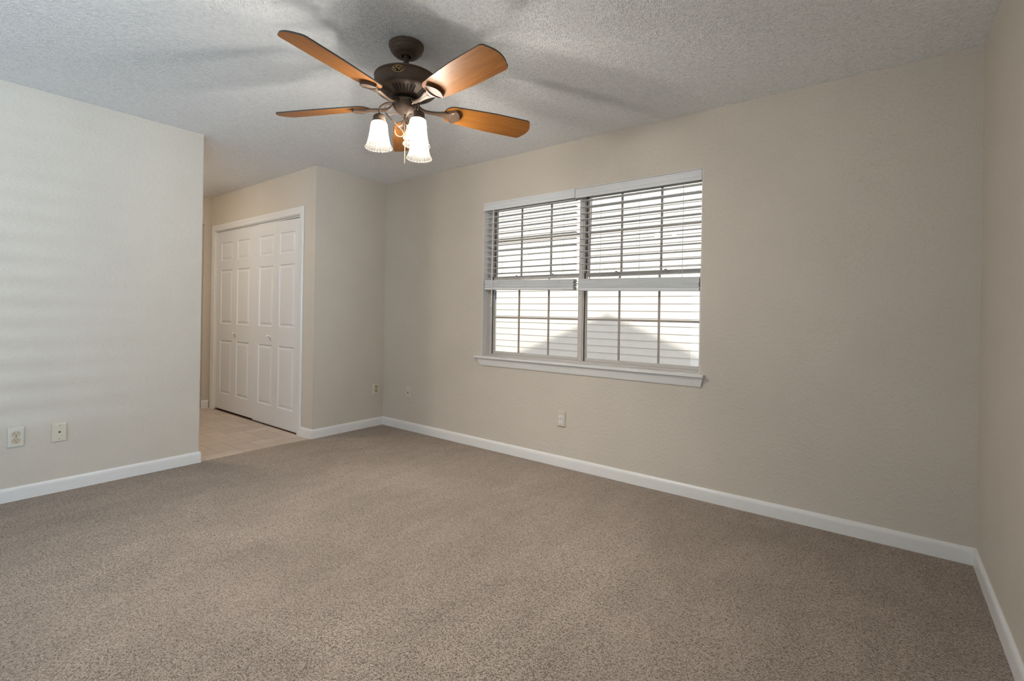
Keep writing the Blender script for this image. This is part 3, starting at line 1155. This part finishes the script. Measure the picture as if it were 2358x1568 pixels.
# centre rod and finial
bm = B()
tube(bm, [(0, 0, Z(2.106)), (0, 0, Z(2.005))], 0.0055, 12)
part('centre_rod', bm, M['bronze'], smooth=True)
bm = B()
lathe(bm, [(0.0001, Z(2.010)), (0.008, Z(2.009)), (0.0085, Z(2.005)), (0.005, Z(2.002)), (0.008, Z(1.997)), (0.0092, Z(1.991)), (0.008, Z(1.985)), (0.004, Z(1.981)), (0.0001, Z(1.980))], 20)
part('finial', bm, M['gold'], smooth=40)
bm = B()
for i in range(64):
    sphere(bm, (0.0012 * math.sin(i), 0.0, Z(1.979) - i * 0.00175), 0.0011, 6)
tube(bm, [(0, 0, Z(1.981)), (0, 0, Z(1.866))], 0.0005, 5)
part('pull_chain', bm, M['gold'])

# blades and their brackets
blade_pts = []
def blade_outline():
    r0, r1, rb = 0.196, 0.674, 0.020
    L_ = []
    w = lambda r: 0.060 + (0.0765 - 0.060) * min(1, (r - r0) / 0.26)
    # root, rounded
    for i in range(9):
        a = PI + (PI / 2) * i / 8
        L_.append((r0 + 0.048 + 0.048 * math.cos(a), -w(r0 + 0.02) + 0.048 + 0.048 * math.sin(a)))
    for r in (0.30, 0.36, 0.42, 0.46, 0.52, 0.58):
        L_.append((r, -w(r)))
    cr = 0.026
    cxr = r1 - 0.018 - cr
    for i in range(6):
        a = -PI / 2 + (PI / 2 * 0.86) * i / 5
        L_.append((cxr + cr * math.cos(a), -0.0765 + cr + cr * math.sin(a)))
    last = L_[-1]
    for i in range(1, 10):
        tt = last[1] + (-2 * last[1]) * i / 10
        L_.append((last[0] + (r1 - last[0]) * (1 - (tt / last[1]) ** 2), tt))
    half = L_[:-9]
    return L_ + [(r, -t_) for r, t_ in half[::-1]]


bm = B()
prism(bm, blade_outline(), 2, 0.0, 0.0062)
bm.faces.ensure_lookup_table()
bmesh.ops.recalc_face_normals(bm, faces=bm.faces[:])
for f in bm.faces:
    f.material_index = 0 if f.normal.z < -0.5 else 1
blade_mesh_src = obj('blade', bm, [M['wood'], M['blade_top']], fan)

bm = B()
# arm from the hub: flattened tube
arm = spline([(0.026, 0, 0.030), (0.050, 0, 0.018), (0.085, 0, -0.009), (0.120, 0, -0.013), (0.160, 0, -0.010), (0.200, 0, -0.008)], 5)
rings = []
for i, p in enumerate(arm):
    f = i / (len(arm) - 1)
    w = 0.012 - 0.002 * math.sin(f * PI) + (0.012 * max(0, f - 0.72) / 0.28)
    h = 0.0085
    rings.append([bm.verts.new((p.x, w * math.cos(q), p.z + h * math.sin(q))) for q in [2 * PI * k / 12 for k in range(12)]])
for A, Bq in zip(rings, rings[1:]):
    for k in range(12):
        bm.faces.new((A[k], A[(k + 1) % 12], Bq[(k + 1) % 12], Bq[k]))
bm.faces.new(rings[0][::-1])
bm.faces.new(rings[-1])
# fan-shaped foot under the blade, with a stepped shoulder
outl = [(0.180, -0.014), (0.200, -0.018), (0.216, -0.025), (0.228, -0.034), (0.2300, -0.0375), (0.2325, -0.0370), (0.2345, -0.0410), (0.2370, -0.0405), (0.2390, -0.0445), (0.2415, -0.0440), (0.2435, -0.0480), (0.2480, -0.0490),
        (0.2580, -0.0410), (0.2680, -0.0260), (0.2735, -0.0120), (0.2750, 0.0)]
full = outl + [(r, -t_) for r, t_ in outl[::-1][1:]]
prism(bm, full, 2, -0.015, -0.0004)
bracket_src = obj('blade_bracket', bm, M['bronze'], fan, bevel=0.0015)
for r_ in (0.2215, 0.2255, 0.2295):
    pass
bm = B()
for q, r_ in enumerate((0.2270, 0.2315, 0.2360)):
    ptsr = []
    for i in range(9):
        tt = -1 + 2 * i / 8
        ptsr.append((r_ - 0.012 * (1 - tt * tt) + 0.004, tt * (0.036 + 0.0035 * q), -0.0152))
    tube(bm, ptsr, 0.0012, 5)
ridge_src = obj('ridges', bm, M['bronze'], bracket_src)

droop = {0: 0.010, 1: 0.0, 2: -0.004, 3: -0.004, 4: -0.024}
BZ = 2.1475
for k in range(5):
    if k == 0:
        bl, br, rg_ = blade_mesh_src, bracket_src, ridge_src
    else:
        bl, br, rg_ = blade_mesh_src.copy(), bracket_src.copy(), ridge_src.copy()
        for o in (bl, br, rg_):
            COL.objects.link(o)
        bl.parent = fan
        br.parent = fan
        rg_.parent = br
    ang = math.radians(-80.3 + 72 * k + (3.5 if k == 3 else 0))
    mtx = Matrix.Translation((0, 0, Z(BZ))) @ Matrix.Rotation(ang, 4, 'Z') @ Matrix.Rotation(-droop[k], 4, 'Y')
    pit = Matrix.Rotation(-0.256, 4, 'X')
    bl.matrix_basis = mtx @ pit
    br.matrix_basis = mtx @ pit

# lamp arms, sockets, shades and bulbs
SEGF = 96


def flute(a, z):
    k = 0.5 - 0.5 * math.cos(24 * a)
    amt = 0.035 if z < 0.095 else 0.016
    if z < 0.006 or z > 0.118:
        amt = 0.0
    return 1 + amt * (k - 0.5)


def shade_bm():
    bm = B()
    prof = [(0.0635, 0.0), (0.0640, 0.003), (0.0605, 0.008), (0.0555, 0.018), (0.0510, 0.032), (0.0470, 0.050), (0.0435, 0.070), (0.0410, 0.088), (0.0402, 0.094), (0.0398, 0.104), (0.0385, 0.114), (0.0350, 0.122), (0.0290, 0.127), (0.0285, 0.134)]
    inner = [(r - 0.0022, z) for r, z in prof]
    lathe(bm, prof, SEGF, mod=flute)
    bmesh.ops.reverse_faces(bm, faces=bm.faces[:])
    return bm


def lamp_rot(deg):
    return Matrix.Rotation(math.radians(deg), 4, 'Z')


lamp_ang = (-124, -8, 104)
RL = 0.122
lamp_tilt = {0: (0, 0), 1: (math.radians(-1.5), math.radians(2.5)), 2: (0, 0)}
for li, deg in enumerate(lamp_ang):
    rot = lamp_rot(deg)
    ra = RL if li != 1 else 0.116
    bm = B()
    pts = spline([(0.050, 0, Z(2.147)), (0.070, 0, Z(2.150)), (0.094, 0, Z(2.143)), (ra - 0.006, 0, Z(2.124)), (ra, 0, Z(2.104)), (ra, 0, Z(2.082))], 8)
    tube(bm, pts, 0.0045, 10)
    bmesh.ops.transform(bm, verts=bm.verts[:], matrix=rot)
    la = part('lamp_arm', bm, M['bronze'], smooth=True)
    # flat scroll work between the arm and the centre rod
    bm = B()
    side = (0, 1, 0)
    tube(bm, spline([(0.058, 0, Z(2.138)), (0.078, 0, Z(2.140)), (0.094, 0, Z(2.130)), (0.099, 0, Z(2.113)), (0.090, 0, Z(2.096)), (0.070, 0, Z(2.076)), (0.046, 0, Z(2.054)), (0.022, 0, Z(2.032)), (0.010, 0, Z(2.018)), (0.0060, 0, Z(2.006))], 6), 0, flat=(0.0085, 0.0024, side))
    tube(bm, spline([(0.086, 0, Z(2.091)), (0.064, 0, Z(2.098)), (0.040, 0, Z(2.104)), (0.022, 0, Z(2.100)), (0.008, 0, Z(2.088)), (0.006, 0, Z(2.078))], 6), 0, flat=(0.0085, 0.0024, side))
    tube(bm, spline([(0.050, 0, Z(2.062)), (0.044, 0, Z(2.052)), (0.030, 0, Z(2.044)), (0.016, 0, Z(2.050)), (0.007, 0, Z(2.064))], 6), 0, flat=(0.0085, 0.0024, side))
    tube(bm, spline([(0.046, 0, Z(2.024)), (0.047, 0, Z(2.012)), (0.040, 0, Z(1.999)), (0.026, 0, Z(1.993)), (0.013, 0, Z(1.997)), (0.0075, 0, Z(2.006))], 6), 0, flat=(0.006, 0.0026, side))
    bmesh.ops.transform(bm, verts=bm.verts[:], matrix=rot)
    part('scroll_bracket', bm, M['bronze'])
    # socket cup with rim and thumb screws
    P = rot @ Vector((ra, 0, 0))
    bm = B()
    lathe(bm, [(0.0001, 0.0), (0.008, -0.0005), (0.020, -0.004), (0.0265, -0.010), (0.0285, -0.018), (0.0285, -0.030), (0.0325, -0.033), (0.0330, -0.037), (0.0315, -0.038), (0.0290, -0.038)], 32, c=(0, 0, 0))
    for q in range(3):
        a = math.radians(100 + 120 * q + deg)
        tube(bm, [(0.0305 * math.cos(a), 0.0305 * math.sin(a), -0.0355), (0.0395 * math.cos(a), 0.0395 * math.sin(a), -0.0355)], 0.0018, 6)
    cup = part('lamp_socket', bm, M['bronze'], smooth=40)
    tx, ty = lamp_tilt[li]
    cup.matrix_basis = Matrix.Translation((P.x, P.y, Z(2.088))) @ Matrix.Rotation(tx, 4, 'X') @ Matrix.Rotation(ty, 4, 'Y')
    sh = part('lamp_shade', shade_bm(), M['shade'], smooth=60)
    sh.matrix_basis = cup.matrix_basis @ Matrix.Translation((0, 0, -0.163))
    bm = B()
    lathe(bm, [(0.0001, 0.042), (0.009, 0.044), (0.0165, 0.051), (0.0195, 0.061), (0.0175, 0.073), (0.0125, 0.085), (0.0105, 0.095), (0.0105, 0.125)], 20)
    bu = obj('bulb', bm, M['bulb'], sh, smooth=60)

# ------------------------------------------------------------------ hall light (round the corner, out of sight)
hl = thing('ceiling_light', 'round flush ceiling light of the hall, hidden behind the left wall', 'ceiling light', (-5.3, 1.0, H))
bm = B()
lathe(bm, [(0.0001, 0.0), (0.15, 0.0), (0.155, -0.008), (0.15, -0.022), (0.14, -0.024)], 40)
obj('light_base', bm, M['trim'], hl, smooth=40)
bm = B()
lathe(bm, [(0.139, -0.022), (0.135, -0.045), (0.11, -0.072), (0.07, -0.09), (0.03, -0.097), (0.0001, -0.098)], 40)
obj('glass_dome', bm, M['dome'], hl, smooth=60)

# ------------------------------------------------------------------ side window and added fill-light patio door behind the camera
w2 = thing('window_2', 'window with white blinds in the right wall, behind the viewer', 'window', (XR, 0, 0), kind='structure')
bm = B()
for y0, y1, z0, z1 in ((S0, S0 + 0.03, SZ0, SZ1), (S1 - 0.03, S1, SZ0, SZ1), (S0, S1, SZ0, SZ0 + 0.03), (S0, S1, SZ1 - 0.03, SZ1), ((S0 + S1) / 2 - 0.02, (S0 + S1) / 2 + 0.02, SZ0, SZ1)):
    box(bm, 0.09, 0.13, y0, y1, z0, z1)
obj('frame', bm, M['frame'], w2)
bm = B()
box(bm, 0.105, 0.108, S0 + 0.02, S1 - 0.02, SZ0 + 0.02, SZ1 - 0.02)
obj('glass_pane', bm, M['glass'], w2)
bl2 = thing('window_blind', 'lowered white slatted blind in the side window behind the viewer', 'blind', (XR, 0, 0), 'white window blinds')
bm = B()
z = SZ0 + 0.06
while z < SZ1 - 0.08:
    prism(bm, [(0.014, z + 0.012), (0.060, z), (0.060, z + 0.003), (0.014, z + 0.015)], 1, S0 + 0.01, S1 - 0.01)
    z += 0.045
obj('slats', bm, M['blind'], bl2)
bm = B()
box(bm, 0.004, 0.064, S0 + 0.006, S1 - 0.006, SZ1 - 0.065, SZ1 - 0.004)
obj('head_rail', bm, M['blind'], bl2)
d3 = thing('fill_door', 'unseen sliding glass patio door behind the viewer, added for fill light', 'patio door', (0, YR, 0), kind='structure')
bm = B()
xm = (P0 + P1) / 2
for x0, x1, z0, z1 in ((P0, P0 + 0.05, 0, PZ), (P1 - 0.05, P1, 0, PZ), (xm - 0.03, xm + 0.03, 0, PZ), (P0, P1, 0, 0.05), (P0, P1, PZ - 0.05, PZ)):
    box(bm, x0, x1, -0.10, -0.06, z0, z1)
obj('frame', bm, M['frame'], d3)
bm = B()
box(bm, P0 + 0.04, P1 - 0.04, -0.082, -0.078, 0.04, PZ - 0.04)
obj('glass_pane', bm, M['glass'], d3)

# ------------------------------------------------------------------ outside: neighbour's lap siding, side yard, own gable roof
SY = 6.35
bm = B()
pz = 0.1005
z = 1.0124 - 16 * pz
while z < 3.7:
    a = [bm.verts.new(p) for p in ((-14, SY - 0.010, z), (8, SY - 0.010, z), (8, SY, z + pz), (-14, SY, z + pz))]
    bm.faces.new(a)
    b = [bm.verts.new(p) for p in ((-14, SY - 0.010, z), (8, SY - 0.010, z), (8, SY, z), (-14, SY, z))]
    bm.faces.new(b)
    z += pz
box(bm, -14, 8, SY + 0.01, SY + 0.15, 1.0124 - 16 * pz, 3.7)
tag(obj('neighbour_wall', bm, M['siding']), 'sunlit white lap siding of the house next door, seen through the window', 'wall', kind='structure')
bm = B()
box(bm, -14, 8, YW + WT, SY, -0.62, -0.595)
tag(obj('ground', bm, M['ground']), 'gravel side yard below the window', 'ground', kind='structure')
bm = B()
gy = YW + 0.42
zp = 1.162 + (SY - gy) * math.tan(SUN_EL)
xr = -3.13
sl = 0.41
zb_ = H + 0.032
hw = (zp - zb_) / sl
prism(bm, [(xr - hw, zb_), (xr + hw, zb_), (xr, zp)], 1, -6.2, gy)
tag(obj('roof', bm, M['roof']), 'low gable roof over the room, outside', 'roof', kind='structure')
